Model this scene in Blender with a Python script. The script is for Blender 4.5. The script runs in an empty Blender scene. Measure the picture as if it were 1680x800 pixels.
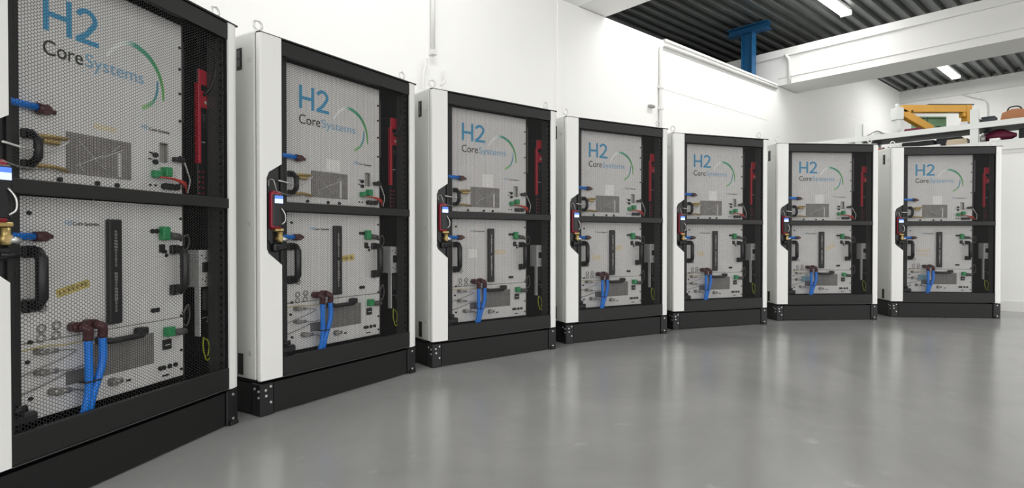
import bpy, math, random
import numpy as np
from mathutils import Vector, Matrix

S = bpy.context.scene
COL = S.collection
PI = math.pi

# ------------------------------------------------------------------ camera, world, exposure
cam_d = bpy.data.cameras.new('camera')
cam = bpy.data.objects.new('camera', cam_d)
COL.objects.link(cam)
cam.location = (0, 0, 0.618)
cam.rotation_euler = (PI / 2 - math.radians(0.580), 0, 0)
cam_d.sensor_width = 36
cam_d.lens = 36 * 935 / 1680
cam_d.clip_start = 0.02
cam_d.clip_end = 100
S.camera = cam
S.view_settings.view_transform = 'Standard'
S.view_settings.look = 'None'
S.view_settings.gamma = 1
S.view_settings.use_curve_mapping = False
S.view_settings.exposure = 0.72
WORLD_STRENGTH = 1.35
LAMP_POWER = 13
w = bpy.data.worlds.new('world')
S.world = w
w.use_nodes = True
w.node_tree.nodes['Background'].inputs[0].default_value = (1.0, 0.99, 0.975, 1)
w.node_tree.nodes['Background'].inputs[1].default_value = WORLD_STRENGTH

TH = math.atan2(935, 1060)          # direction in which the left wall runs


# ------------------------------------------------------------------ materials
def mat(name, col, rough=0.5, metal=0.0, spec=0.5, emit=None, estr=0, noise=0.0, nscale=8.0, bump=0.0, bscale=80.0, coat=0.0):
    m = bpy.data.materials.new(name)
    m.use_nodes = True
    nt = m.node_tree
    b = nt.nodes['Principled BSDF']
    b.inputs['Base Color'].default_value = (*col, 1)
    b.inputs['Roughness'].default_value = rough
    b.inputs['Metallic'].default_value = metal
    b.inputs['Specular IOR Level'].default_value = spec
    b.inputs['Coat Weight'].default_value = coat
    if emit:
        b.inputs['Emission Color'].default_value = (*emit, 1)
        b.inputs['Emission Strength'].default_value = estr
    if noise > 0 or bump > 0:
        tc = nt.nodes.new('ShaderNodeTexCoord')
    if noise > 0:
        n = nt.nodes.new('ShaderNodeTexNoise')
        n.inputs['Scale'].default_value = nscale
        n.inputs['Detail'].default_value = 5
        r = nt.nodes.new('ShaderNodeValToRGB')
        r.color_ramp.elements[0].position = 0.3
        r.color_ramp.elements[1].position = 0.7
        r.color_ramp.elements[0].color = (*[c * (1 - noise) for c in col], 1)
        r.color_ramp.elements[1].color = (*[min(1, c * (1 + noise)) for c in col], 1)
        nt.links.new(tc.outputs['Object'], n.inputs['Vector'])
        nt.links.new(n.outputs['Fac'], r.inputs['Fac'])
        nt.links.new(r.outputs['Color'], b.inputs['Base Color'])
    if bump > 0:
        n2 = nt.nodes.new('ShaderNodeTexNoise')
        n2.inputs['Scale'].default_value = bscale
        bp = nt.nodes.new('ShaderNodeBump')
        bp.inputs['Strength'].default_value = bump
        bp.inputs['Distance'].default_value = 0.002
        nt.links.new(tc.outputs['Object'], n2.inputs['Vector'])
        nt.links.new(n2.outputs['Fac'], bp.inputs['Height'])
        nt.links.new(bp.outputs['Normal'], b.inputs['Normal'])
    return m


def floor_mat():
    m = mat('epoxy_floor', (0.25, 0.25, 0.245), 0.3, spec=0.5)
    nt = m.node_tree
    b = nt.nodes['Principled BSDF']
    tc = nt.nodes.new('ShaderNodeTexCoord')
    n = nt.nodes.new('ShaderNodeTexNoise')
    n.inputs['Scale'].default_value = 1.3
    n.inputs['Detail'].default_value = 8
    n.inputs['Roughness'].default_value = 0.62
    n.inputs['Distortion'].default_value = 0.6
    r = nt.nodes.new('ShaderNodeValToRGB')
    r.color_ramp.elements[0].position = 0.35
    r.color_ramp.elements[1].position = 0.68
    r.color_ramp.elements[0].color = (0.275, 0.275, 0.27, 1)
    r.color_ramp.elements[1].color = (0.345, 0.345, 0.338, 1)
    nt.links.new(tc.outputs['Object'], n.inputs['Vector'])
    nt.links.new(n.outputs['Fac'], r.inputs['Fac'])
    # small pale scuffs
    v = nt.nodes.new('ShaderNodeTexNoise')
    v.inputs['Scale'].default_value = 9
    v.inputs['Detail'].default_value = 6
    r3 = nt.nodes.new('ShaderNodeValToRGB')
    r3.color_ramp.elements[0].position = 0.66
    r3.color_ramp.elements[1].position = 0.78
    mx = nt.nodes.new('ShaderNodeMixRGB')
    mx.inputs['Color2'].default_value = (0.50, 0.50, 0.49, 1)
    ml = nt.nodes.new('ShaderNodeMath')
    ml.operation = 'MULTIPLY'
    ml.inputs[1].default_value = 0.45
    nt.links.new(tc.outputs['Object'], v.inputs['Vector'])
    nt.links.new(v.outputs['Fac'], r3.inputs['Fac'])
    nt.links.new(r3.outputs['Color'], ml.inputs[0])
    nt.links.new(ml.outputs[0], mx.inputs['Fac'])
    nt.links.new(r.outputs['Color'], mx.inputs['Color1'])
    nt.links.new(mx.outputs['Color'], b.inputs['Base Color'])
    r2 = nt.nodes.new('ShaderNodeMapRange')
    r2.inputs['To Min'].default_value = 0.15
    r2.inputs['To Max'].default_value = 0.27
    nt.links.new(n.outputs['Fac'], r2.inputs['Value'])
    nt.links.new(r2.outputs['Result'], b.inputs['Roughness'])
    n2 = nt.nodes.new('ShaderNodeTexNoise')
    n2.inputs['Scale'].default_value = 5
    n2.inputs['Detail'].default_value = 3
    bp = nt.nodes.new('ShaderNodeBump')
    bp.inputs['Strength'].default_value = 0.05
    bp.inputs['Distance'].default_value = 0.01
    nt.links.new(tc.outputs['Object'], n2.inputs['Vector'])
    nt.links.new(n2.outputs['Fac'], bp.inputs['Height'])
    nt.links.new(bp.outputs['Normal'], b.inputs['Normal'])
    return m


def ramp_mat(name, stops, lo, hi):
    """print whose colour changes along its own length (object X)"""
    m = mat(name, (0.5, 0.5, 0.5), 0.5)
    nt = m.node_tree
    tc = nt.nodes.new('ShaderNodeTexCoord')
    sp = nt.nodes.new('ShaderNodeSeparateXYZ')
    mr = nt.nodes.new('ShaderNodeMapRange')
    mr.inputs['From Min'].default_value = lo
    mr.inputs['From Max'].default_value = hi
    r = nt.nodes.new('ShaderNodeValToRGB')
    while len(r.color_ramp.elements) < len(stops):
        r.color_ramp.elements.new(0.5)
    for e, (p, c) in zip(r.color_ramp.elements, stops):
        e.position = p
        e.color = (*c, 1)
    nt.links.new(tc.outputs['Object'], sp.inputs[0])
    nt.links.new(sp.outputs['X'], mr.inputs['Value'])
    nt.links.new(mr.outputs['Result'], r.inputs['Fac'])
    nt.links.new(r.outputs['Color'], nt.nodes['Principled BSDF'].inputs['Base Color'])
    return m


M = dict(
    floor=floor_mat(),
    wall=mat('white_wall_paint', (0.86, 0.86, 0.84), 0.6, noise=0.015, nscale=1.5, bump=0.1, bscale=40),
    beam=mat('white_beam_paint', (0.80, 0.80, 0.785), 0.55, noise=0.02, nscale=2),
    deck=mat('galvanised_deck', (0.14, 0.15, 0.145), 0.42, metal=0.55, noise=0.12, nscale=3),
    trimw=mat('white_trim', (0.74, 0.74, 0.72), 0.4),
    seam=mat('seam_grey', (0.70, 0.70, 0.68), 0.6),
    blue_steel=mat('blue_steel', (0.008, 0.10, 0.24), 0.4, noise=0.08, nscale=6),
    white=mat('white_powder_coat', (0.84, 0.84, 0.82), 0.38, bump=0.12, bscale=500),
    grey=mat('pale_grey_powder_coat', (0.66, 0.67, 0.64), 0.42, bump=0.1, bscale=500),
    black=mat('black_powder_coat', (0.011, 0.011, 0.011), 0.45, spec=0.35, bump=0.15, bscale=600),
    plinth=mat('plinth_black', (0.007, 0.007, 0.007), 0.5, spec=0.35, bump=0.1, bscale=500),
    dark=mat('matt_black', (0.008, 0.008, 0.008), 0.6),
    mesh=mat('perforated_black_steel', (0.012, 0.012, 0.012), 0.5),
    rail=mat('dark_rail', (0.06, 0.062, 0.06), 0.45, metal=0.2),
    alu=mat('brushed_panel', (0.76, 0.75, 0.735), 0.45, metal=0.0, noise=0.03, nscale=14),
    chrome=mat('zinc', (0.62, 0.62, 0.6), 0.3, metal=0.8),
    eye=mat('eye_bolt_zinc', (0.72, 0.72, 0.70), 0.38, metal=0.45),
    plastic=mat('black_plastic', (0.008, 0.008, 0.009), 0.36, spec=0.4),
    elbow=mat('maroon_fitting', (0.07, 0.012, 0.016), 0.35),
    hose=mat('blue_hose', (0.0, 0.22, 0.85), 0.3),
    grille=mat('grille_back', (0.13, 0.125, 0.12), 0.6, noise=0.25, nscale=40),
    grille2=mat('grille_mesh', (0.30, 0.285, 0.27), 0.5, noise=0.15, nscale=60),
    light=mat('pale_wire', (0.62, 0.62, 0.60), 0.5),
    brass=mat('brass', (0.45, 0.33, 0.13), 0.35, metal=0.6),
    greenp=mat('green_terminal', (0.02, 0.30, 0.10), 0.4),
    greycable=mat('grey_plug', (0.10, 0.095, 0.09), 0.45),
    steel=mat('steel', (0.36, 0.35, 0.33), 0.35, metal=0.6),
    red=mat('red_housing', (0.62, 0.015, 0.04), 0.4),
    redd=mat('dark_red_housing', (0.26, 0.008, 0.025), 0.4),
    redw=mat('red_wire', (0.60, 0.05, 0.03), 0.45),
    yellowg=mat('yellow_green_wire', (0.45, 0.50, 0.02), 0.45),
    screen=mat('lit_screen', (0.2, 0.3, 0.5), 0.3, emit=(0.55, 0.68, 0.95), estr=0.8),
    screenb=mat('screen_header', (0.05, 0.12, 0.4), 0.3, emit=(0.08, 0.2, 0.7), estr=0.6),
    h2=mat('brand_blue', (0.06, 0.34, 0.58), 0.5),
    sysb=mat('brand_light_blue', (0.26, 0.48, 0.66), 0.5),
    core=mat('brand_black', (0.03, 0.03, 0.03), 0.5),
    arc=ramp_mat('brand_arc', [(0, (0.97, 0.97, 0.96)), (0.28, (0.90, 0.94, 0.92)), (0.45, (0.10, 0.42, 0.33)), (0.75, (0.06, 0.36, 0.18)), (1, (0.18, 0.48, 0.09))], 0.37, 0.565),
    arc2=ramp_mat('brand_inner_arc', [(0, (0.36, 0.60, 0.22)), (0.6, (0.22, 0.52, 0.30)), (1, (0.05, 0.28, 0.50))], 0.48, 0.535),
    label=mat('white_sticker', (0.96, 0.95, 0.93), 0.5),
    tape=mat('yellow_tape', (0.62, 0.50, 0.16), 0.5, noise=0.25, nscale=60),
    beige=mat('beige_tape', (0.78, 0.68, 0.50), 0.5, noise=0.05, nscale=60),
    ink=mat('label_ink', (0.16, 0.12, 0.06), 0.6),
    teal=mat('blue_label', (0.20, 0.38, 0.45), 0.5),
    yellow=mat('yellow_paint', (0.72, 0.36, 0.03), 0.4, noise=0.06, nscale=8),
    green=mat('green_paint', (0.17, 0.36, 0.20), 0.45, noise=0.08, nscale=8),
    rackw=mat('shelf_white', (0.76, 0.78, 0.76), 0.4),
    cardboard=mat('cardboard', (0.58, 0.42, 0.28), 0.7),
    tan=mat('tan_board', (0.66, 0.55, 0.40), 0.6),
    orange=mat('orange_brown', (0.48, 0.20, 0.09), 0.6),
    maroon=mat('maroon_cloth', (0.16, 0.015, 0.05), 0.6),
    slate=mat('slate_plastic_and_deck_shade', (0.05, 0.06, 0.065), 0.5),
    lamp=mat('lamp_diffuser', (0.9, 0.9, 0.9), 0.5, emit=(1, 1, 0.98), estr=4.0),
)


# ------------------------------------------------------------------ mesh builder
# measured corrections of the rack drawing (old -> true heights and widths)
ZW = np.array([(0, 0), (.125, .125), (.183, .192), (.24, .256), (.335, .345), (.386, .390), (.416, .420), (.452, .465), (.575, .587), (.61, .622),
               (.656, .668), (.703, .716), (.741, .748), (.768, .778), (.881, .880), (.922, .920), (1.05, 1.054), (1.165, 1.168), (1.262, 1.268), (1.317, 1.327), (3, 3.01)]).T
XW = np.array([(-.1, -.1), (.03, .03), (.145, .133), (.178, .166), (.222, .213), (.262, .254), (.27, .2595), (.36, .356),
               (.404, .401), (.448, .440), (.513, .514), (.556, .555), (.594, .583), (.627, .625), (.64, .64), (.740, .733), (.786, .779), (.80, .797), (2, 2)]).T
WARP = {'z': False, 'x': False}


def warp(v):
    if not WARP['z'] or not v:
        return v
    a = np.array([tuple(p) for p in v], dtype=float)
    a[:, 2] = np.interp(a[:, 2], ZW[0], ZW[1])
    if WARP['x']:
        a[:, 0] = np.interp(a[:, 0], XW[0], XW[1])
    return [tuple(p) for p in a]


class MB:
    def __init__(s):
        s.v = []
        s.f = []
        s.smooth = set()

    def add(s, vs, fs, smooth=False):
        o = len(s.v)
        s.v += [tuple(p) for p in vs]
        for f in fs:
            if smooth:
                s.smooth.add(len(s.f))
            s.f.append(tuple(i + o for i in f))
        return s

    def box(s, x0, x1, y0, y1, z0, z1, M4=None):
        vs = [Vector((x, y, z)) for x in (x0, x1) for y in (y0, y1) for z in (z0, z1)]
        if M4:
            vs = [M4 @ p for p in vs]
        return s.add(vs, [(0, 1, 3, 2), (4, 6, 7, 5), (0, 4, 5, 1), (2, 3, 7, 6), (0, 2, 6, 4), (1, 5, 7, 3)])

    def bbox(s, x0, x1, y0, y1, z0, z1, b=0.003, M4=None):
        """box with chamfered long edges (chamfer in all three directions)"""
        cx, cy, cz = (x0 + x1) / 2, (y0 + y1) / 2, (z0 + z1) / 2
        hx, hy, hz = (x1 - x0) / 2, (y1 - y0) / 2, (z1 - z0) / 2
        b = min(b, hx * .9, hy * .9, hz * .9)
        vs = []
        idx = {}
        for sx in (-1, 1):
            for sy in (-1, 1):
                for sz in (-1, 1):
                    for a in range(3):
                        p = [sx * (hx - b), sy * (hy - b), sz * (hz - b)]
                        p[a] = (sx * hx, sy * hy, sz * hz)[a]
                        idx[(sx, sy, sz, a)] = len(vs)
                        vs.append(Vector((p[0] + cx, p[1] + cy, p[2] + cz)))
        fs = []
        for a in range(3):
            o = [i for i in range(3) if i != a]
            for sa in (-1, 1):
                q = []
                for (u, t) in ((-1, -1), (1, -1), (1, 1), (-1, 1)):
                    k = [0, 0, 0]
                    k[a] = sa
                    k[o[0]] = u
                    k[o[1]] = t
                    q.append(idx[(*k, a)])
                fs.append(q if (sa > 0) == (a != 1) else q[::-1])
        for a in range(3):      # edges parallel to axis a
            o = [i for i in range(3) if i != a]
            for u in (-1, 1):
                for t in (-1, 1):
                    q = []
                    for sa, fa in ((-1, o[0]), (1, o[0]), (1, o[1]), (-1, o[1])):
                        k = [0, 0, 0]
                        k[a] = sa
                        k[o[0]] = u
                        k[o[1]] = t
                        q.append(idx[(*k, fa)])
                    fs.append(q)
        for sx in (-1, 1):
            for sy in (-1, 1):
                for sz in (-1, 1):
                    fs.append([idx[(sx, sy, sz, a)] for a in range(3)])
        if M4:
            vs = [M4 @ p for p in vs]
        return s.add(vs, fs)

    def prism(s, poly, y0, y1, axis='y'):
        """polygon (u,w) extruded; axis y: (x,z) polygon; axis z: (x,y) polygon; axis x: (y,z)"""
        n = len(poly)

        def P(u, w_, t):
            return {'y': (u, t, w_), 'z': (u, w_, t), 'x': (t, u, w_)}[axis]
        vs = [P(u, q, y0) for u, q in poly] + [P(u, q, y1) for u, q in poly]
        fs = [tuple(range(n)), tuple(range(2 * n - 1, n - 1, -1))]
        fs += [(i, (i + 1) % n, n + (i + 1) % n, n + i) for i in range(n)]
        return s.add(vs, fs)

    def cyl(s, a, b, r, n=14, r2=None):
        return s.tube([a, b], r, n, smooth=True, r_end=r2)

    def tube(s, pts, r, n=8, smooth=True, r_end=None, closed=False):
        pts = [Vector(p) for p in pts]
        k = len(pts)
        rings = []
        up = None
        for i, p in enumerate(pts):
            if closed:
                t = pts[(i + 1) % k] - pts[i - 1]
            else:
                t = pts[min(i + 1, k - 1)] - pts[max(i - 1, 0)]
            t.normalize()
            if up is None:
                up = Vector((0, 0, 1)) if abs(t.z) < 0.9 else Vector((1, 0, 0))
            u = (up - t * up.dot(t)).normalized()
            up = u
            q = t.cross(u)
            rr = r if r_end is None else r + (r_end - r) * i / (k - 1)
            rings.append([p + (u * math.cos(2 * PI * j / n) + q * math.sin(2 * PI * j / n)) * rr for j in range(n)])
        vs = [p for g in rings for p in g]
        fs = []
        for i in range(k if closed else k - 1):
            i2 = (i + 1) % k
            for j in range(n):
                j2 = (j + 1) % n
                fs.append((i * n + j, i * n + j2, i2 * n + j2, i2 * n + j))
        s.add(vs, fs, smooth)
        if not closed:
            o = len(s.v) - len(vs)
            s.f.append(tuple(o + j for j in range(n - 1, -1, -1)))
            s.f.append(tuple(o + (k - 1) * n + j for j in range(n)))
        return s

    def ribbon(s, pts, widths, y, th=0.0006):
        """flat printed stroke in the XZ plane"""
        k = len(pts)
        L, R = [], []
        for i in range(k):
            a = Vector(pts[max(i - 1, 0)])
            b = Vector(pts[min(i + 1, k - 1)])
            t = (b - a).normalized()
            nrm = Vector((-t.y, t.x))
            p = Vector(pts[i])
            wd = widths[i] if isinstance(widths, (list, tuple)) else widths
            L.append(p + nrm * wd / 2)
            R.append(p - nrm * wd / 2)
        vs = []
        for q in (y, y + th):
            vs += [(p.x, q, p.y) for p in L] + [(p.x, q, p.y) for p in R]
        fs = []
        for i in range(k - 1):
            fs.append((i, i + 1, k + i + 1, k + i))
            fs.append((2 * k + i, 3 * k + i, 3 * k + i + 1, 2 * k + i + 1))
            fs.append((i, 2 * k + i, 2 * k + i + 1, i + 1))
            fs.append((k + i, k + i + 1, 3 * k + i + 1, 3 * k + i))
        fs.append((0, k, 3 * k, 2 * k))
        fs.append((k - 1, 3 * k - 1, 4 * k - 1, 2 * k - 1))
        return s.add(vs, fs)

    def build(s, name, m, parent=None, label=None):
        me = bpy.data.meshes.new(name)
        me.from_pydata(warp(s.v), [], s.f)
        me.validate()
        if s.smooth and len(me.polygons) == len(s.f):
            me.polygons.foreach_set('use_smooth', [i in s.smooth for i in range(len(s.f))])
        bm_fix(me)
        me.materials.append(m)
        o = bpy.data.objects.new(name, me)
        COL.objects.link(o)
        if parent:
            o.parent = parent
        if label:
            o['label'] = label
        return o


def bm_fix(me):
    import bmesh
    bm = bmesh.new()
    bm.from_mesh(me)
    bmesh.ops.recalc_face_normals(bm, faces=bm.faces)
    bm.to_mesh(me)
    bm.free()


def each(mbs, name, m, parent, label=None):
    return [q.build(name, m, parent, label) for q in mbs]


def spots(unit, pts, name, m, parent):
    """copies of one small piece, each an object of its own"""
    me = None
    out = []
    for p in warp(pts):
        if me is None:
            w0 = dict(WARP)
            WARP['z'] = False
            o = unit.build(name, m, parent)
            WARP.update(w0)
            me = o.data
        else:
            o = bpy.data.objects.new(name, me)
            COL.objects.link(o)
            o.parent = parent
        o.location = p
        out.append(o)
    return out


def tag(o, label, cat, group=None, kind=None):
    o['label'] = label
    o['category'] = cat
    if group:
        o['group'] = group
    if kind:
        o['kind'] = kind
    return o


def empty(name, loc=(0, 0, 0), rz=0):
    o = bpy.data.objects.new(name, None)
    o.empty_display_size = 0.1
    COL.objects.link(o)
    o.location = loc
    o.rotation_euler = (0, 0, rz)
    return o


def copy_tree(o, parent=None):
    c = o.copy()
    COL.objects.link(c)
    if parent:
        c.parent = parent
    for ch in list(o.children):
        copy_tree(ch, c)
    return c


def structure(o, rot=True):
    o['kind'] = 'structure'
    if rot:
        o.rotation_euler = (0, 0, TH)
    return o


def arcpts(cx, cz, r, a0, a1, n, rz=None):
    rz = rz or r
    return [(cx + r * math.cos(math.radians(a0 + (a1 - a0) * i / n)), cz + rz * math.sin(math.radians(a0 + (a1 - a0) * i / n))) for i in range(n + 1)]


def bez(pts, n=16):
    """smooth curve through 3-D points (Catmull-Rom)"""
    P = [Vector(p) for p in pts]
    P = [P[0] * 2 - P[1]] + P + [P[-1] * 2 - P[-2]]
    out = []
    m = max(2, n // (len(pts) - 1))
    for i in range(1, len(P) - 2):
        for j in range(m):
            t = j / m
            a, b, c, d = P[i - 1], P[i], P[i + 1], P[i + 2]
            out.append(0.5 * ((2 * b) + (c - a) * t + (2 * a - 5 * b + 4 * c - d) * t * t + (3 * b - a - 3 * c + d) * t ** 3))
    out.append(P[-2])
    return out


# ------------------------------------------------------------------ room (local axes: x = along left wall, y = towards it)
ZC = 3.30
NP = 3.15       # partition
DW = 12.3       # far wall
structure(MB().box(-8, DW + .2, -9, 7, -0.1, 0).build('floor', M['floor']))
structure(MB().box(-3, DW, NP, NP + 0.1, 0, 2.51).build('wall_left', M['wall']))
structure(MB().prism([(7.76, 2.511), (DW, 2.511), (DW, ZC), (8.8, ZC), (8.7, 2.98), (7.76, 2.94)], NP, NP + .1).build('wall_left_upper', M['wall']))
structure(MB().box(DW, DW + .15, -9, 7, 0, ZC + .1).build('wall_back', M['wall']))
structure(MB().box(-8, DW, 6.9, 7, 0, ZC + .1).build('wall_outer', M['beam']))

# corrugated steel deck
mb = MB()
pitch = 0.152
prof = []
n0 = 2.65 - 0.152 * 42
while n0 < 6.95:
    prof += [(n0 - .032, ZC), (n0 + .018, ZC), (n0 + .036, ZC + .055), (n0 + .102, ZC + .055)]
    n0 += pitch
k = len(prof)
vs = [(-1.2, y, z) for y, z in prof] + [(DW, y, z) for y, z in prof]
vs += [(-1.2, y, z + .006) for y, z in prof] + [(DW, y, z + .006) for y, z in prof]
fs = [(i, i + 1, k + i + 1, k + i) for i in range(k - 1)] + [(2 * k + i, 3 * k + i, 3 * k + i + 1, 2 * k + i + 1) for i in range(k - 1)]
mb.add(vs, fs)
structure(mb.build('ceiling', M['deck']))

# beams
o = MB().box(7.2, 7.75, -9, 5.2, 2.515, 2.95)
o.box(7.17, 7.2, -9, 5.2, 2.86, 2.95)
o = o.build('ceiling_beam', M['beam'])
structure(o)
o = MB().box(3.5, 3.85, -9, 3.5, 2.515, 2.95).build('ceiling_beam', M['beam'])
structure(o)
# upper band on far wall
structure(MB().box(DW - .06, DW, -9, NP, 3.08, ZC).build('wall_back_band', M['beam']))
# thin grey strip along the beam face, wall seams
structure(MB().box(7.19, 7.2, -9, NP, 2.600, 2.604).build('trim_1', M['seam']))
structure(MB().box(4.6, 6.9, NP - .002, NP, 2.045, 2.05).build('trim_2', M['seam']))
structure(MB().box(3.25, 3.31, NP - .008, NP, 0, 2.5).build('trim_3', M['wall']))
structure(MB().box(4.72, 7.15, NP - .02, NP + .1, 2.505, 2.525).build('trim_4', M['trimw']))
structure(MB().box(DW - .02, DW, 0.2, NP, 0, .1).build('baseboard_back', M['trimw']))

# blue column beyond the partition
col_ = empty('steel_column', Matrix.Rotation(TH, 4, 'Z') @ Vector((7.0, 3.43, 0)), TH)
MB().box(-.055, .055, -.07, -.062, 0, 3.19).box(-.055, .055, .062, .07, 0, 3.19).box(-.006, .006, -.062, .062, 0, 3.19).build('shaft', M['blue_steel'], col_)
MB().box(-.07, .07, -.26, .26, 3.19, 3.2).box(-.07, .07, -.26, .26, 3.27, 3.28).box(-.005, .005, -.26, .26, 3.2, 3.27).build('head_bracket', M['blue_steel'], col_)
MB().box(-.1, .1, -.12, .12, 0, .015).build('base_plate', M['blue_steel'], col_)
tag(col_, 'blue steel column with cross head rising behind the white partition wall', 'column')

# pipes and conduits
def rotobj(o, loc=None):
    o.rotation_euler = (0, 0, TH)
    return o

pts = [(4.64, NP - .02, 0.02), (4.64, NP - .02, 2.40), (4.65, NP - .02, 2.435), (4.68, NP - .02, 2.455), (4.74, NP - .02, 2.46), (7.14, NP - .02, 2.475)]
o = rotobj(MB().tube(pts, .016, 10).build('conduit_pipe', M['trimw']))
for z in (1.85, 2.05, 1.0, 0.3):
    MB().box(4.615, 4.665, NP - .04, NP, z - .012, z + .012).build('clamp', M['trimw'], o)
tag(o, 'white conduit pipe rising up the partition and bending along its top', 'pipe')

o = rotobj(MB().tube([(2.075, NP - .02, 1.83), (2.075, NP - .02, 2.51)], .014, 10).build('conduit_pipe', M['trimw']))
MB().box(2.055, 2.095, NP - .04, NP, 1.81, 1.84).build('end_fitting', M['seam'], o)
tag(o, 'short vertical white conduit pipe ending on the wall above the second and third racks', 'pipe')

# white wall tap/bracket below that pipe
o = empty('wall_bracket', Matrix.Rotation(TH, 4, 'Z') @ Vector((2.06, NP, 1.55)), TH)
MB().tube(bez([(-.04, -.03, .22), (-.075, -.05, .1), (-.075, -.05, -.02), (-.03, -.04, -.08)], 14), .009, 8).build('curved_pipe', M['trimw'], o)
MB().tube(bez([(.1, -.02, .17), (.09, -.05, .1), (.05, -.06, .06)], 8), .007, 8).build('hook', M['trimw'], o)
MB().cyl((-.05, -.05, -.08), (.10, -.05, -.08), .011).build('cross_pipe', M['trimw'], o)
MB().cyl((0.0, -.08, -.08), (0.0, 0, -.08), .025).build('flange', M['trimw'], o)
MB().box(-.02, .02, -.05, 0, -.6, -.07).build('mounting_post', M['trimw'], o)
tag(o, 'white painted pipe bracket with hook on the wall above the third rack', 'wall bracket')

o = MB().bbox(4.46, 4.54, NP - .03, NP, 1.835, 1.86, .004).build('small_box', M['steel'])
rotobj(o)
tag(o, 'small grey fitting on the white wall left of the conduit bend', 'wall fitting')

o = rotobj(MB().tube([(7.175, 3.0, 2.52), (7.175, 3.0, 2.78), (7.165, 3.01, 2.82), (7.155, 3.05, 2.87)], .018, 10).build('conduit_pipe', M['trimw']))
tag(o, 'short white conduit pipe standing on the concrete beam beside the blue column', 'pipe')

o = rotobj(MB().tube(bez([(DW - .03, 2.25, 3.08), (DW - .05, 2.05, 2.98), (DW - .04, 1.92, 2.90), (DW - .04, 1.9, 2.6), (DW - .04, 1.9, 2.3)], 16), .008, 6).build('hanging_cable', M['seam']))
tag(o, 'thin grey cable hanging down the far wall above the yellow bracket', 'cable')

# ------------------------------------------------------------------ lamps
def luminaire(d, n, label, z=ZC):
    r = empty('ceiling_lamp', Matrix.Rotation(TH, 4, 'Z') @ Vector((d, n, z)), TH)
    MB().bbox(-.75, .75, -.05, .05, -.05, -.001, .008).build('lamp_body', M['trimw'], r)
    MB().bbox(-.74, .74, -.06, .06, -.085, -.045, .015).build('diffuser', M['lamp'], r)
    for sx in (-1, 1):
        MB().bbox(sx * .745 - .015, sx * .745 + .015, -.062, .062, -.088, -.03, .004).build('end_cap', M['trimw'], r)
    L = bpy.data.lights.new('lamp_light', 'AREA')
    L.shape = 'RECTANGLE'
    L.size = 1.45
    L.size_y = 0.11
    L.energy = LAMP_POWER
    L.color = (1, 0.99, 0.97)
    lo = bpy.data.objects.new('lamp_light', L)
    COL.objects.link(lo)
    lo.parent = r
    lo.location = (0, 0, -.092)
    tag(r, label, 'ceiling light', 'tube lights under the corrugated ceiling')


luminaire(6.6, 2.43, 'large tube light under the corrugated ceiling in front of the thick white beam')
luminaire(10.85, 2.2, 'smaller looking tube light beyond the thick white beam near the far wall')
for (d, n) in ((4.7, 2.43), (1.6, 2.2), (1.6, -1.2), (4.9, -1.2), (6.6, -1.2), (10.85, -1.2)):  # unseen tube lights, added to light the room from outside the view
    luminaire(d, n, 'added white tube light under the corrugated ceiling, out of view')


# ------------------------------------------------------------------ equipment rack (local: x right, y into the rack, z up)
RW, RD, ZB, ZT = 0.8, 0.6, 0.125, 1.317
PY = 0.06                                   # front face of the modules


def font_obj(text, x, z, height, m, parent, name, y=PY, xscale=1.0, rot=0):
    c = bpy.data.curves.new(name, 'FONT')
    c.body = text
    c.size = height / 0.70
    c.extrude = 0.0004
    c.materials.append(m)
    o = bpy.data.objects.new(name, c)
    COL.objects.link(o)
    me = bpy.data.meshes.new_from_object(o.evaluated_get(bpy.context.evaluated_depsgraph_get()))
    bpy.data.objects.remove(o)
    x, y, z = warp([(x, y, z)])[0]
    me.transform(Matrix.Translation((x, y - .0008, z)) @ Matrix.Rotation(PI / 2, 4, 'X') @ Matrix.Diagonal((xscale, 1, 1, 1)))
    o = bpy.data.objects.new(name, me)
    COL.objects.link(o)
    o.parent = parent
    return o


def perforated(name, parent):
    """black sheet with staggered hexagonal holes, upper and lower field"""
    p = 0.0078
    web = 0.00115
    R = p / math.sqrt(3)
    r = (p - web) / math.sqrt(3)
    ang = np.radians(np.arange(6) * 60)          # corners pointing sideways
    ox, oz = np.cos(ang), np.sin(ang)
    V, F = [], []
    cnt = 0
    for (z0, z1) in ((0.180, 0.705), (0.740, 1.264)):
        x = 0.092
        i = 0
        while x < 0.756:
            z = z0 + (p / 2 if i % 2 else 0)
            while z < z1:
                ring_o = np.stack([x + R * ox, np.full(6, 0.012), z + R * oz], 1)
                ring_i = np.stack([x + r * ox, np.full(6, 0.012), z + r * oz], 1)
                V.append(ring_o)
                V.append(ring_i)
                j = np.arange(6)
                j2 = (j + 1) % 6
                F.append(np.stack([j, j2, j2 + 6, j + 6], 1) + cnt)
                cnt += 12
                z += p
            x += 1.5 * R
            i += 1
    V = np.concatenate(V)
    V[:, 2] = np.interp(V[:, 2], ZW[0], ZW[1])
    V = V.astype(np.float32)
    F = np.concatenate(F).astype(np.int32)
    me = bpy.data.meshes.new(name)
    me.vertices.add(len(V))
    me.vertices.foreach_set('co', V.ravel())
    me.loops.add(F.size)
    me.loops.foreach_set('vertex_index', F.ravel())
    me.polygons.add(len(F))
    me.polygons.foreach_set('loop_start', np.arange(0, F.size, 4, dtype=np.int32))
    me.polygons.foreach_set('loop_total', np.full(len(F), 4, dtype=np.int32))
    me.update(calc_edges=True)
    me.materials.append(M['mesh'])
    o = bpy.data.objects.new(name, me)
    COL.objects.link(o)
    o.parent = parent
    return o


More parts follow.
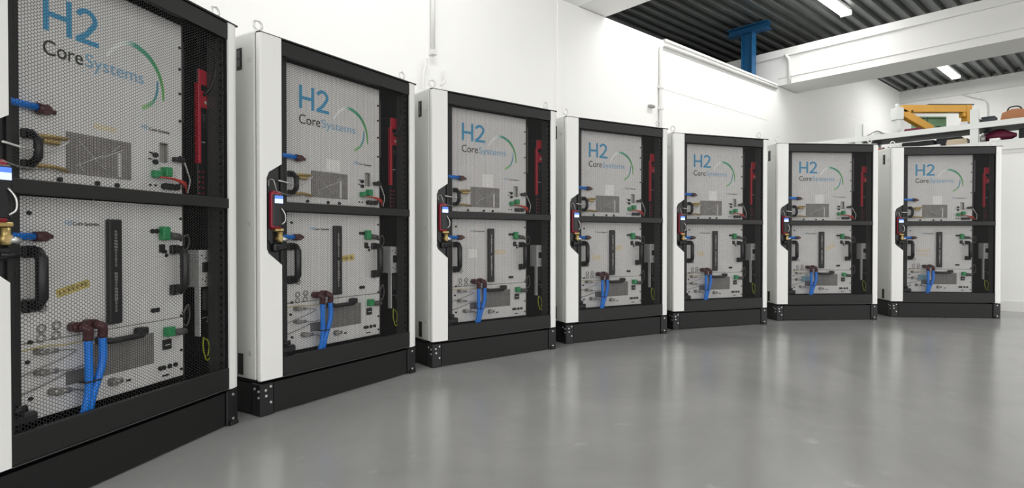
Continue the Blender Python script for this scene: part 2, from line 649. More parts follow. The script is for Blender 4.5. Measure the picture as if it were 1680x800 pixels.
def grip(parent, x, z0, z1, out=0.038, vertical=True, name='handle'):
    """bow handle with two feet"""
    mb = MB()
    y0 = PY
    yb = PY - out
    if vertical:
        pts = [(x, y0, z0), (x, y0 - out * .55, z0 + .002), (x, yb, z0 + .018), (x, yb, (z0 + z1) / 2), (x, yb, z1 - .018), (x, y0 - out * .55, z1 - .002), (x, y0, z1)]
        mb.tube(pts, .0095, 10)
        mb.bbox(x - .012, x + .012, y0 - .012, y0, z0 - .012, z0 + .012, .002).bbox(x - .012, x + .012, y0 - .012, y0, z1 - .012, z1 + .012, .002)
    else:
        z = x
        a, b = z0, z1
        pts = [(a, y0, z), (a + .002, y0 - out * .5, z), (a + .018, yb, z), ((a + b) / 2, yb, z), (b - .018, yb, z), (b - .002, y0 - out * .5, z), (b, y0, z)]
        mb.tube(pts, .0085, 10)
        mb.bbox(a - .012, a + .012, y0 - .012, y0, z - .012, z + .012, .002).bbox(b - .012, b + .012, y0 - .012, y0, z - .012, z + .012, .002)
    return mb.build(name, M['plastic'], parent)


def grille_frame_polys(parent, poly, wires, name='grille', back='grille'):
    g = MB()
    # recess shown as sunk dark field with frame lip
    g.prism(poly, PY - .0012, PY + .002)
    o = g.build(name, M[back], parent)
    return o


def make_rack():
    rack = empty('equipment_rack')
    WARP['z'] = True
    # --- plinth
    pl = MB()
    pl.box(.058, .742, .010, .030, .004, .110)              # front trim
    pl.box(.014, .786, .05, .56, .004, .118)
    pl.box(.004, .012, .06, .55, .004, .110).box(.788, .796, .06, .55, .004, .110)
    pl = pl.build('plinth', M['plinth'], rack)
    for (x0, x1) in ((.002, .054), (.746, .798)):
        for (y0, y1) in ((.004, .056), (.544, .596)):
            c = MB().bbox(x0, x1, y0, y1, 0, .114, .003)
            c = c.build('corner_block', M['plastic'], pl)
    scr = [(.016, .092), (.016, .068), (.036, .098), (.034, .03)]
    spots(MB().cyl((0, .004, 0), (0, 0, 0), .0045, 10), [(x, .0005, z) for x, z in ((.020, .090), (.022, .070), (.04, .100), (.04, .045), (.772, .100), (.772, .02))], 'screw', M['chrome'], pl)
    spots(MB().cyl((.004, 0, 0), (0, 0, 0), .0045, 10), [(-.0015, y, z) for y, z in ((.014, .088), (.014, .066), (.036, .095))], 'screw', M['chrome'], pl)
    MB().bbox(.752, .79, -.006, .02, 0, .014, .003).build('levelling_foot', M['plastic'], pl)

    # --- body
    inner = MB()
    inner.box(.012, .018, .035, .585, ZB + .006, ZT - .004)
    inner.box(.782 + .012, .788 + .008, .035, .585, ZB + .006, ZT - .004)
    inner.box(.012, .79, .585, .592, ZB + .006, ZT - .004)
    inner.box(.012, .79, .03, .585, ZB, ZB + .006)
    inner.box(.012, .79, .035, .585, ZT - .010, ZT - .004)
    # front frame uprights behind the door
    inner.box(.03, .140, .045, .075, ZB, ZT - .01)
    inner.box(.632, .640, .07, .40, ZB + .01, ZT - .02)
    inner.build('inner_frame', M['dark'], rack, 'matt black inner frame')
    for nm, x0, x1 in (('L', -0.001, .012), ('R', .797, .801)):
        sp = MB()
        sp.bbox(x0, x1, .028, .6, ZB, ZT, .0035)
        so = sp.build('side_panel', M['grey'], rack)
        if nm == 'L':
            spots(MB().cyl((.002, 0, 0), (-.002, 0, 0), .0075, 12), [(-.0025, .055, z) for z in (1.232, .655, .205)], 'bolt', M['chrome'], so)
            each([MB().box(-.0035, .0, .098, .126, z0, z1) for z0, z1 in ((1.205, 1.278), (.135, .200))], 'lifting_slot', M['dark'], so)
            each([MB().bbox(-.0055, -.003, .103, .121, z, z + .025, .001) for z in (1.215, 1.245)], 'latch', M['rail'], so)
    MB().bbox(0, .8, .588, .602, ZB, ZT, .003).build('back_panel', M['grey'], rack)
    MB().bbox(-.001, .801, .018, .602, ZT - .004, ZT + .008, .003).build('roof', M['white'], rack)
    for x in (.032, .762):
        for y in (.055, .545):
            e = MB()
            e.cyl((x, y, ZT + .008), (x, y, ZT + .014), .015)
            e.cyl((x, y, ZT + .012), (x, y, ZT + .022), .007)
            cz = ZT + .038
            e.tube([(x + .0165 * math.cos(a), y, cz + .0165 * math.sin(a)) for a in [2 * PI * i / 24 for i in range(24)]], .0042, 8, closed=True)
            e.build('eye_bolt', M['eye'], rack)

    # --- door
    d = MB()
    d.bbox(.085, .757, .003, .018, 1.262, ZT - .006, .0015)
    d.bbox(.085, .757, .003, .018, ZB, .183, .0015)
    d.bbox(.085, .757, .001, .018, .703, .741, .0015)
    d.box(.084, .094, .004, .018, ZB, ZT - .006)
    d.box(.751, .758, .006, .018, ZB, ZT - .006)
    # inner return flanges
    d.box(.09, .75, .018, .030, 1.270, 1.276).box(.09, .75, .018, .035, ZB + .02, ZB + .026)
    door = d.build('door', M['black'], rack)
    # left white strip with the handle cut-out, rounded outer edge
    cut = [(0.0855, ZB), (0.0855, .510), (.032, .553), (.025, .568), (.025, .822), (.034, .846), (.0855, .882), (.0855, ZT - .002)]
    s1 = MB()
    s1.prism([(.007, ZB)] + cut + [(.007, ZT - .002)], -.001, .018)
    s1.prism([(.0, .006), (.002, .001), (.007, -.001), (.007, .018), (.0, .018)], ZB, ZT - .002, 'z')
    s1.build('white_strip', M['white'], door, 'white left edge strip cut away around the handle')
    s2 = MB()
    s2.prism([(.755, .0), (.779, .0), (.789, .002), (.796, .006), (.799, .013), (.799, .022), (.755, .022)], ZB - .004, ZT - .004, 'z')
    s2.build('white_strip', M['white'], door, 'white rounded right edge strip')
    MB().box(.0, .8, .0, .02, ZT - .0035, ZT + .0015).build('gasket', M['dark'], door)
    MB().box(.0, .085, .006, .02, ZB - .004, ZB).box(.085, .75, .001, .014, ZB - .0025, ZB).build('lower_lip', M['rail'], door)
    perforated('perforated_sheet', door)
    # handle recess and lever
    hr = MB()
    hr.prism([(.0855, .510), (.032, .553), (.025, .568), (.025, .822), (.034, .846), (.0855, .882)], .010, .019)
    hr.prism([(.032, .60), (.032, .80), (.05, .82), (.05, .58)], .004, .012)
    hr = hr.build('handle_recess', M['plastic'], door, 'black angular recess plate')
    # --- operator unit sitting in the recess
    ou = MB().bbox(.038, .078, -.014, .012, .638, .774, .007)
    ou = ou.build('operator_unit', M['redd'], rack, 'slim dark and red handheld unit with lit screen')
    MB().bbox(.0415, .0815, -.0165, -.002, .646, .764, .004).build('face_plate', M['plastic'], ou)
    MB().box(.046, .078, -.018, -.016, .732, .748).build('screen', M['screen'], ou)
    MB().box(.046, .078, -.018, -.016, .748, .758).build('screen_header', M['screenb'], ou)
    MB().tube(bez([(.058, -.012, .768), (.048, -.018, .79), (.040, -.016, .815), (.032, -.004, .812), (.034, .0, .79)], 16), .0022, 6).build('wire_loop', M['steel'], ou)
    MB().tube(bez([(.070, -.018, .712), (.080, -.026, .69), (.082, -.024, .666), (.072, -.018, .655)], 10), .0022, 6).build('lever', M['chrome'], ou)
    va = MB().bbox(.055, .088, -.010, .012, .630, .640, .002).cyl((.074, -.006, .628), (.074, -.006, .592), .0085).cyl((.074, -.016, .604), (.074, .012, .604), .010)
    va = va.build('valve', M['brass'], rack, 'brass valve under the red unit')
    MB().cyl((.074, -.016, .604), (.094, -.016, .600), .007).build('nut', M['chrome'], va)
    MB().bbox(.050, .084, -.010, .010, .558, .590, .006).cyl((.06, -.008, .572), (.096, -.010, .568), .006).build('knob', M['plastic'], va)

    # --- mounting rails with square holes
    WARP['x'] = True
    for xa in (.773, .108):
        rl = MB()
        z = .145
        a, b = xa, xa + .022
        hx0, hx1 = xa + .006, xa + .016
        while z < 1.27:
            rl.box(a, hx0, .05, .052, z, z + .025)
            rl.box(hx1, b, .05, .052, z, z + .025)
            rl.box(hx0, hx1, .05, .052, z, z + .0155)
            z += .025
        rl.box(a - .002, a, .05, .09, .145, 1.27)
        rl.build('mounting_rail', M['rail'], rack)

    # --- upper module
    up = MB()
    up.bbox(.145, .627, PY, PY + .34, .745, 1.264, .002)
    up = up.build('control_module', M['alu'], rack, 'pale metal upper module with printed lettering')
    h = MB()
    h.ribbon([(.222, 1.108), (.222, 1.196)], .0125, PY - .0008)
    h.ribbon([(.279, 1.108), (.279, 1.196)], .0125, PY - .0008)
    h.ribbon([(.222, 1.150), (.279, 1.150)], .0125, PY - .0009)
    two = arcpts(.322, 1.170, .0215, 165, -38, 14, .0205) + [(.322, 1.133), (.300, 1.1150)]
    h.ribbon(two, .0125, PY - .0008)
    h.ribbon([(.295, 1.1135), (.353, 1.1135)], .0125, PY - .0009)
    h.build('brand_lettering', M['h2'], up, 'large blue H2 lettering')
    font_obj('Core', .213, 1.050, .036, M['core'], up, 'brand_lettering', xscale=.93)
    font_obj('Systems', .316, 1.050, .034, M['sysb'], up, 'brand_lettering', xscale=1.13)
    ap = bez([(.374, 0, 1.095), (.400, 0, 1.128), (.430, 0, 1.147), (.462, 0, 1.152), (.500, 0, 1.136), (.532, 0, 1.104), (.550, 0, 1.065), (.556, 0, 1.020)], 42)
    n_ = len(ap)
    MB().ribbon([(p.x, p.z) for p in ap], [.003 + .0105 * math.sin(PI * min(1, (i + 1) / n_ * .75 + .12)) for i in range(n_)], PY - .0008).build('brand_arc', M['arc'], up)
    ap = bez([(.533, 0, 1.072), (.531, 0, 1.040), (.515, 0, 1.008), (.484, 0, .985)], 20)
    n_ = len(ap)
    MB().ribbon([(p.x, p.z) for p in ap], [.005 + .006 * i / n_ for i in range(n_)], PY - .0009).build('brand_arc', M['arc2'], up)
    # small logo line
    font_obj('H2', .480, .930, .013, M['sysb'], up, 'small_lettering')
    font_obj('Core Systems', .503, .930, .009, M['core'], up, 'small_lettering')
    # rack screws at the ears
    scu = MB().cyl((0, -.003, 0), (0, .001, 0), .0044, 8)
    spots(scu, [(x, PY, z) for z in (.775, .865, .975, 1.055, 1.13, 1.195) for x in (.150, .619)], 'screw', M['plastic'], up)
    spots(MB().cyl((0, -.006, 0), (0, .001, 0), .006, 8), [(x, PY, .752) for x in (.25, .345, .40)], 'screw', M['plastic'], up)
    MB().cyl((.02, PY - .02, .925), (.195, PY - .014, .922), .0085, 12).build('blue_hose', M['hose'], up, 'blue hose ending in a dark fitting')
    MB().cyl((.190, PY - .015, .922), (.218, PY - .012, .920), .0115, 12).cyl((.206, PY, .920), (.206, PY - .024, .920), .012, 12).cyl((.218, PY - .012, .92), (.232, PY - .012, .919), .006).build('hose_fitting', M['elbow'], up)
    grip(up, .176, .778, .856)
    br = MB().tube(bez([(.18, PY - .012, .853), (.22, PY - .02, .856), (.262, PY - .01, .858)], 6), .0055).tube(bez([(.17, PY - .01, .776), (.22, PY - .018, .778), (.266, PY - .008, .772)], 6), .0055)
    br.bbox(.208, .245, PY - .016, PY, .838, .852, .003)
    br.build('brass_fitting', M['brass'], up, 'brass fittings beside the upper handle')
    MB().tube(bez([(.07, -.012, .815), (.14, .018, .813), (.20, .03, .812), (.236, .036, .832), (.262, .045, .853)], 18), .0028, 6).build('steel_tube', M['light'], up)
    MB().tube(bez([(.07, -.012, .770), (.14, .025, .766), (.20, .035, .768)], 10), .0022, 6).build('steel_tube', M['steel'], up)
    g = MB().box(.27, .448, PY - .001, PY + .001, .768, .881).build('grille', M['grille2'], up, 'grey ventilation window with wires inside')
    wr = MB()
    for (a, b) in (((.30, .86), (.375, .78)), ((.29, .79), (.36, .83)), ((.35, .82), (.42, .855)), ((.31, .775), (.30, .80)), ((.385, .845), (.41, .865))):
        wr.tube([(a[0], PY - .002, a[1]), (b[0], PY - .002, b[1])], .0013, 5)
    wr.bbox(.402, .414, PY - .004, PY, .772, .846, .001)
    wr.build('wires', M['light'], g)
    md = MB()
    for i in range(20):
        md.box(.27 + i * .0094, .2706 + i * .0094, PY - .0016, PY, .768, .881)
    for i in range(13):
        md.box(.27, .448, PY - .0016, PY, .768 + i * .0094, .7686 + i * .0094)
    md.build('grille_bars', M['grille'], g)
    spots(MB().cyl((0, -.008, 0), (0, .001, 0), .0075, 8), [(.52, PY, .858), (.52, PY, .836)], 'round_socket', M['plastic'], up)
    each([MB().box(.503, .512, PY - .003, PY, .862, .866), MB().box(.50, .51, PY - .003, PY, .842, .845)], 'small_slot', M['plastic'], up)
    spots(MB().cyl((0, -.014, 0), (0, .001, 0), .0095, 10), [(x, PY, .762) for x in (.553, .578, .602)], 'round_plug', M['plastic'], up)
    spots(MB().cyl((0, -.004, 0), (0, .001, 0), .003, 8), [(x, PY, .762) for x in (.505, .522)], 'screw', M['plastic'], up)
    MB().bbox(.594, .622, PY - .02, PY, .846, .862, .003).build('side_plug', M['plastic'], up)
    MB().bbox(.538, .562, PY - .012, PY, .896, .900, .001).bbox(.558, .562, PY - .012, PY, .838, .896, .001).bbox(.538, .557, PY - .002, PY, .838, .896, .001).build('slot_cover', M['steel'], up)
    each([MB().bbox(.508, .533, PY - .018, PY, .785, .808, .002), MB().bbox(.542, .568, PY - .024, PY, .792, .822, .002)], 'terminal_block', M['greenp'], up)
    rw = []
    for k_ in range(4):
        rw.append(MB().tube(bez([(.52 + .012 * k_, PY - .018, .787), (.56 + .01 * k_, PY - .03, .786 - .003 * k_), (.61, PY - .026, .780 - .004 * k_), (.65, PY + .01, .762 - .004 * k_)], 14), .0022, 6))
    each(rw, 'red_wire', M['redw'], up)
    MB().tube(bez([(.618, PY - .014, .854), (.645, PY, .82), (.668, PY + .01, .79), (.668, PY + .02, .752)], 14), .0025, 6).build('cable', M['light'], up)

    # --- lower module
    lo = MB()
    lo.bbox(.145, .627, PY, PY + .34, .3705, .702, .002)
    lo.bbox(.145, .627, PY, PY + .34, .186, .3685, .002)
    lo = lo.build('stack_module', M['alu'], rack, 'pale metal lower module with hoses, grille and grips')
    spots(scu, [(x, PY, z) for z in (.205, .26, .32, .375, .44, .52, .60, .665) for x in (.150, .619)], 'screw', M['plastic'], lo)
    spots(MB().cyl((0, -.004, 0), (0, .001, 0), .005, 8), [(x, PY, z) for x, z in ((.182, .664), (.182, .372), (.182, .232), (.176, .322), (.548, .566), (.558, .566), (.563, .555))], 'screw', M['plastic'], lo)
    spots(MB().cyl((0, -.006, 0), (0, .001, 0), .0068, 8), [(x, PY, z) for x, z in ((.510, .405), (.525, .405), (.51, .6265), (.525, .6265), (.548, .222), (.575, .222), (.535, .222), (.60, .222))], 'round_socket', M['plastic'], lo)
    each([MB().box(.545, .572, PY - .003, PY, .198, .202), MB().box(.428, .442, PY - .003, PY, .212, .217)], 'small_slot', M['plastic'], lo)
    font_obj('H2', .262, .638, .012, M['sysb'], lo, 'small_lettering')
    font_obj('Core Systems', .284, .638, .009, M['core'], lo, 'small_lettering')
    MB().cyl((.03, PY - .02, .612), (.185, PY - .014, .610), .0085, 12).build('blue_hose', M['hose'], lo, 'blue hose ending in a dark fitting')
    MB().cyl((.182, PY - .015, .610), (.21, PY - .012, .610), .0115, 12).cyl((.2, PY, .610), (.2, PY - .024, .610), .012, 12).cyl((.21, PY - .012, .61), (.222, PY - .012, .61), .006).build('hose_fitting', M['elbow'], lo)
    for x, z0, z1 in ((.178, .452, .575), (.594, .452, .572)):
        hb = MB()
        yb = PY - .042
        hb.tube([(x, PY, z0), (x, PY - .03, z0), (x, yb, z0 + .016), (x, yb, z1 - .016), (x, PY - .03, z1), (x, PY, z1)], .0125, 8)
        hb.bbox(x - .016, x + .014, PY - .014, PY, z0 - .014, z0 + .014, .003).bbox(x - .016, x + .014, PY - .014, PY, z1 - .014, z1 + .014, .003)
        hb.build('handle', M['plastic'], lo)
    st = MB().bbox(.366, .404, PY - .016, PY, .386, .656, .003).build('cable_duct', M['plastic'], lo, 'tall black strip with pale jagged insert')
    jg = MB()
    random.seed(4)
    for (za, zb) in ((.530, .622), (.418, .515)):
        z = za
        while z < zb:
            wd = random.uniform(.003, .009)
            jg.box(.382 - wd / 2, .382 + wd / 2, PY - .0185, PY - .016, z, z + .0065)
            z += .0082
    jg.build('duct_insert', M['steel'], st)
    # black horizontal grip over the grille
    hb = MB()
    yb = PY - .03
    hb.tube([(.345, PY, .346), (.345, PY - .02, .344), (.358, yb, .340), (.452, yb, .340), (.466, PY - .02, .345), (.466, PY, .348)], .0095, 8)
    hb.bbox(.452, .48, PY - .026, PY, .338, .362, .004).bbox(.334, .352, PY - .018, PY, .334, .356, .004)
    hb.build('handle', M['plastic'], lo)
    g = MB().prism([(.262, .240), (.513, .240), (.513, .335), (.333, .335), (.333, .276), (.262, .276)], PY - .001, PY + .001).build('grille', M['grille2'], lo, 'grey L-shaped ventilation grille')
    md = MB()
    i = .337
    while i < .512:
        md.box(i, i + .0012, PY - .0016, PY, .240, .335)
        i += .006
    i = .242
    while i < .334:
        md.box(.333, .513, PY - .0016, PY, i, i + .0012)
        i += .006
    md.box(.262, .333, PY - .0018, PY, .240, .276)
    md.build('grille_bars', M['grille'], g)
    # elbows and blue hoses
    for x, z in ((.280, .394), (.316, .396)):
        el = MB()
        el.cyl((x, PY, z), (x, PY - .028, z), .013, 12)
        el.tube(bez([(x, PY - .026, z), (x + .010, PY - .036, z - .006), (x + .014, PY - .034, z - .022), (x + .014, PY - .032, z - .038)], 10), .011, 10)
        el.cyl((x, PY - .03, z), (x, PY - .038, z), .0085, 12)
        el.build('elbow_fitting', M['elbow'], lo, 'dark maroon elbow fitting')
    for x, o_ in ((.294, .002), (.330, .004)):
        pts = bez([(x, PY - .032, .362 + o_), (x - .000, PY - .034, .30), (x - .012 * (x > .31), PY - .034, .25), (.292 + (x - .294) * .35, PY - .034, .215), (.284 + (x - .294) * .3, PY - .030, .175), (.276, PY - .02, .150)], 24)
        MB().tube(pts, .0088, 10).build('blue_hose', M['hose'], lo, 'blue hose hanging from a maroon elbow')
    MB().bbox(.280, .320, PY - .044, PY - .02, .243, .247, .001).build('cable_tie', M['plastic'], lo)
    # round sockets and grey stubs at lower left
    spots(MB().tube([(.009 * math.cos(a), -.002, .009 * math.sin(a)) for a in [2 * PI * i / 16 for i in range(16)]], .0022, 6, closed=True),
          [(x, PY - .001, z) for (x, z) in ((.208, .443), (.206, .402), (.240, .404), (.205, .378), (.238, .380))], 'socket_ring', M['steel'], lo)
    gl = []
    for (x, z) in ((.196, .344), (.196, .292), (.226, .236)):
        gs = MB()
        gl.append(gs)
        gs.cyl((x, PY, z), (x + .004, PY - .026, z), .009, 10)
        gs.cyl((x, PY - .018, z), (x + .030, PY - .022, z - .002), .0065, 10)
    gl.append(MB().cyl((.38, PY, .222), (.38, PY - .018, .222), .010, 10).cyl((.38, PY - .014, .222), (.40, PY - .014, .222), .006, 8))
    each(gl, 'sensor_plug', M['steel'], lo)
    wires = []
    wires.append(MB().tube(bez([(.225, PY - .02, .342), (.262, PY - .02, .336), (.275, PY - .018, .330), (.24, PY - .02, .318), (.18, PY - .01, .298), (.148, PY - .004, .288)], 20), .0018, 5))
    wires.append(MB().tube(bez([(.225, PY - .02, .290), (.26, PY - .02, .284), (.30, PY - .01, .286)], 10), .0018, 5))
    wires.append(MB().tube(bez([(.26, PY - .008, .276), (.22, PY - .008, .262), (.16, PY - .006, .246)], 10), .0018, 5))
    wires.append(MB().tube(bez([(.255, PY - .02, .234), (.29, PY - .014, .226), (.31, PY - .01, .214)], 8), .0018, 5))
    each(wires, 'sensor_wire', M['steel'], lo)
    MB().tube(bez([(.15, PY - .003, .352), (.21, PY - .006, .356), (.26, PY - .006, .350), (.33, PY - .004, .352)], 12), .0016, 5).build('sensor_wire', M['tape'], lo)
    # green terminals, plugs, sockets on the right
    each([MB().bbox(.532, .560, PY - .022, PY, .600, .640, .004), MB().bbox(.548, .580, PY - .022, PY, .316, .346, .002)], 'terminal_block', M['greenp'], lo)
    each([MB().cyl((.560, PY - .016, .614), (.606, PY - .010, .610), .0105, 10), MB().cyl((.578, PY - .016, .326), (.622, PY - .010, .322), .0115, 10)], 'cable_plug', M['greycable'], lo)
    each([MB().bbox(.534, .556, PY - .004, PY, .564, .588, .001), MB().bbox(.545, .576, PY - .010, PY, .275, .306, .001)], 'socket', M['plastic'], lo)
    MB().bbox(.546, .566, PY - .012, PY - .009, .288, .291, .0005).build('socket_gap', M['light'], lo)
    for cz, q in ((.590, .026), (.365, .042)):
        MB().tube(bez([(.620, PY - .008, cz + .02), (.645, PY, cz + q), (.662, PY + .01, cz), (.650, PY + .01, cz - q * .7), (.632, PY + .01, cz - q * .5)], 16), .003, 6).build('cable', M['greycable'], lo)
        MB().tube(bez([(.624, PY - .002, cz + .016), (.640, PY + .01, cz + q * .6), (.650, PY + .02, cz - .01), (.640, PY + .02, cz - q * .7)], 14), .002, 6).build('cable', M['greycable'], lo)
    # dark drain piece bottom left
    MB().bbox(.108, .178, PY - .034, PY + .02, .188, .212, .006).cyl((.12, PY - .03, .222), (.15, PY - .03, .222), .008).build('drain_fitting', M['plastic'], lo)

    # --- red unit in the right-hand bay
    y = .10
    ru = MB().bbox(.740, .786, y, y + .10, .745, 1.170, .002).build('power_unit', M['plastic'], rack, 'black unit with red face sections')
    each([MB().bbox(.740, .786, y - .006, y, 1.120, 1.170, .002), MB().bbox(.740, .790, y - .008, y, 1.045, 1.100, .002)], 'red_cover', M['red'], ru)
    MB().bbox(.736, .748, y - .008, y + .01, .862, 1.125, .002).build('red_strip', M['red'], ru)
    MB().bbox(.752, .785, y - .012, y, 1.000, 1.026, .003).box(.765, .79, y - .014, y, .98, 1.0).build('plug', M['dark'], ru)
    MB().bbox(.762, .770, y - .010, y, 1.058, 1.068, .001).bbox(.752, .765, y - .010, y, .935, .938, .001).build('indicator', M['light'], ru)
    MB().tube(bez([(.755, y - .01, 1.085), (.770, y - .03, 1.12), (.775, y - .04, 1.18), (.778, y - .03, 1.24)], 14), .006, 8).build('cable', M['plastic'], ru)
    # row of small terminals under it
    tm = []
    for i in range(5):
        for j in range(2):
            tm.append((.745 + .016 * j, y, .757 + i * .019))
    spots(MB().bbox(-.0025, .0025, -.004, .0, -.0025, .0025, .001), tm, 'terminal', M['red'], ru)
    # white unit low on the right
    wu = MB().bbox(.744, .786, y, y + .06, .445, .567, .002).bbox(.744, .751, y, y + .02, .280, .447, .001).build('contactor', M['alu'], rack, 'white strip unit in the right bay')
    MB().bbox(.756, .782, y - .005, y, .492, .526, .001).build('contactor_socket', M['plastic'], wu)
    MB().bbox(.754, .792, y - .01, y + .03, .372, .438, .004).bbox(.776, .800 - .006, y - .016, y + .01, .418, .430, .002).build('relay', M['dark'], wu)
    ho = []
    for (xx, zz) in ((.754, .548), (.772, .540), (.757, .468), (.770, .462), (.776, .474)):
        ho.append((xx, y, zz))
    spots(MB().cyl((0, -.002, 0), (0, .0005, 0), .0025, 6), ho, 'screw', M['plastic'], wu)
    MB().tube(bez([(.750, y - .005, .345), (.765, y - .008, .347), (.774, y - .006, .340), (.774, y, .325)], 8), .0018, 5).build('wire', M['steel'], wu)
    MB().tube(bez([(.748, y - .01, .275), (.742, y - .015, .24), (.752, y - .018, .205), (.768, y - .015, .205), (.786, y - .01, .212)], 20), .0022, 6).tube(bez([(.748, y - .01, .278), (.766, y - .012, .262), (.772, y - .012, .235), (.766, y - .01, .212)], 14), .0022, 6).build('earth_wire', M['yellowg'], rack, 'yellow and green earth wire loop')
    # cable bundle running up the middle gap
    MB().tube(bez([(.690, .2, .16), (.685, .19, .5), (.700, .18, .9), (.690, .19, 1.26)], 20), .016, 8).tube(bez([(.668, .22, .16), (.675, .2, .6), (.664, .2, 1.27)], 16), .012, 8).build('cable_bundle', M['plastic'], rack)
    MB().bbox(.655, .668, .09, .10, .98, 1.23, .002).build('vertical_strip', M['rail'], rack)
    WARP['z'] = WARP['x'] = False
    return rack


POSE = [(-1.093, 1.135, 77.4), (-.864, 1.955, 58.1), (-.378, 2.698, 38.1), (.316, 3.316, 29.1), (1.086, 3.835, 19.1), (1.981, 4.26, 4.2), (2.973, 4.464, -5.8)]
LABELS = [
    'nearest equipment rack, cropped by the left picture edge, yellow tape left of its black strip',
    'second equipment rack from the left, yellow tape just right of its tall black strip',
    'third equipment rack from the left, white square sticker beside its tall black strip',
    'fourth rack, middle of the curved row, beige stickers both sides of its black strip',
    'fifth equipment rack from the left, one small beige sticker left of its black strip',
    'next to last equipment rack on the right, tilted beige tape beside its black strip',
    'last equipment rack at the right end of the row beside the low wall',
]
rack = make_rack()
racks = []
for i, (x, y, t) in enumerate(POSE):
    r = rack if i == 0 else copy_tree(rack)
    r.location = (x, y, 0)
    r.rotation_euler = (0, 0, math.radians(t))
    tag(r, LABELS[i], 'equipment rack', 'equipment racks standing in a curved row')
    racks.append(r)


def sticker(i, x0, x1, z0, z1, m, module, rot=0, name='sticker', label=None, marks=False):
    r = racks[i]
    mod = [c for c in r.children if c.name.startswith(module)][0]
    WARP['z'] = WARP['x'] = True
    (x0, _, z0), (x1, _, z1) = warp([(x0, 0, z0), (x1, 0, z1)])
    WARP['z'] = WARP['x'] = False
    cx, cz = (x0 + x1) / 2, (z0 + z1) / 2
    R4 = Matrix.Translation((cx, 0, cz)) @ Matrix.Rotation(-math.radians(rot), 4, 'Y') @ Matrix.Translation((-cx, 0, -cz))
    o = MB().box(x0, x1, PY - .0012, PY, z0, z1, R4).build(name, M[m], mod, label)
    if marks:
        random.seed(i)
        mk = MB()
        x = x0 + .006
        while x < x1 - .008:
            hgt = random.uniform(.5, .95) * (z1 - z0) * .6
            mk.box(x, x + .0022, PY - .0018, PY - .001, cz - hgt / 2, cz + hgt / 2, R4)
            mk.box(x, x + .0065, PY - .0018, PY - .001, cz + random.uniform(-.3, .3) * hgt, cz + random.uniform(-.3, .3) * hgt + .0018, R4)
            x += .0115
        mk.build('tape_marks', M['ink'], mod)


sticker(0, .240, .325, .471, .491, 'tape', 'stack_module', 14, 'tape', 'yellow tape with dark marks', True)
sticker(0, .338, .400, .902, .916, 'beige', 'control_module', 0, 'sticker', 'faint beige sticker')
sticker(1, .410, .480, .512, .536, 'tape', 'stack_module', 6, 'tape', 'yellow tape with dark marks', True)
sticker(1, .338, .403, .888, .935, 'label', 'control_module')
for i in range(2, 7):
    sticker(i, .338, .403, .884, .950, 'label', 'control_module', 0, 'sticker', 'white square sticker above the grille')
sticker(2, .255, .305, .505, .550, 'label', 'stack_module', 0, 'sticker', 'white square sticker')
sticker(2, .410, .485, .520, .545, 'beige', 'stack_module', 3, 'tape', 'beige tape')
sticker(3, .245, .305, .470, .500, 'beige', 'stack_module', 0, 'sticker', 'beige sticker')
sticker(3, .415, .475, .530, .562, 'beige', 'stack_module', 10, 'tape', 'beige tape')
sticker(4, .245, .300, .480, .515, 'beige', 'stack_module', 0, 'sticker', 'beige sticker')
sticker(5, .425, .495, .525, .555, 'beige', 'stack_module', 28, 'tape', 'tilted beige tape')
sticker(6, .230, .325, .500, .518, 'beige', 'stack_module', 2, 'tape', 'beige tape')
sticker(6, .230, .310, .470, .484, 'beige', 'stack_module', 2, 'tape', 'beige tape')
for i in (5, 6):
    sticker(i, .236, .300, .272, .318, 'teal', 'stack_module', 0, 'sticker', 'blue grey sticker left of the grille')

# ------------------------------------------------------------------ low white wall at the right, with cap
ang = math.atan2(.602, -.798)
# local x runs from the near right end towards the left and away
lw = MB().box(-1.6, 2.6, -.06, 0, .0, 1.37)
o = lw.build('wall_right', M['wall'])
o.location = (4.23, 4.82, 0)
o.rotation_euler = (0, 0, ang)
structure(o, False)
o = MB().box(-1.6, 2.6, 0, .012, 0, .085).build('baseboard_right', M['trimw'])
o.location = (4.23, 4.82, 0)
o.rotation_euler = (0, 0, ang)
structure(o, False)
o = MB().box(-1.6, 2.6, -.07, .03, 1.37, 1.435).box(-1.6, 2.6, -.02, .012, 1.34, 1.37).build('trim_5', M['trimw'])
o.location = (4.23, 4.82, 0)
o.rotation_euler = (0, 0, ang)
structure(o, False)

# ------------------------------------------------------------------ storage shelving behind it (room axes)
RM = Matrix.Rotation(TH, 4, 'Z')
D0, D1 = 6.5, 7.14
sh = empty('storage_shelving', RM @ Vector((D0, 1.1, 0)), TH)


def L_(d, n):
    return d - D0, n - 1.1


for n in (2.03, 1.10, .17):
    for d in (D0, D1 - .05):
        a, b = L_(d, n)
        MB().box(a, a + .045, b - .03, b + .03, 0, 1.775).build('upright', M['rackw'], sh)
for z0, z1 in ((1.44, 1.472), (1.60, 1.648)):
    a, b = L_(D0, .1)
    a1, b1 = L_(D1, 3.05)
    o = MB().box(a - .006, a + .02, b, b1, z0, z1 + .002).build('shelf_beam', M['rackw'], sh)
    MB().box(a + .02, a1, b, b1, z1 - .012, z1).build('shelf_deck', M['slate'], sh, 'shelf deck with underside shade put into its dark colour')  # shade on the deck underside is put in as dark slate colour
tag(sh, 'pale metal storage shelving with cluttered shelves above the last rack', 'shelving')
ZS1, ZS2 = 1.476, 1.652


def place(mb, name, m, d, n, z, label, cat, group=None, rz=0.0):
    o = mb.build(name, M[m])
    o.location = RM @ Vector((d, n, z + .001))
    o.rotation_euler = (0, 0, TH + rz)
    tag(o, label, cat, group)
    return o


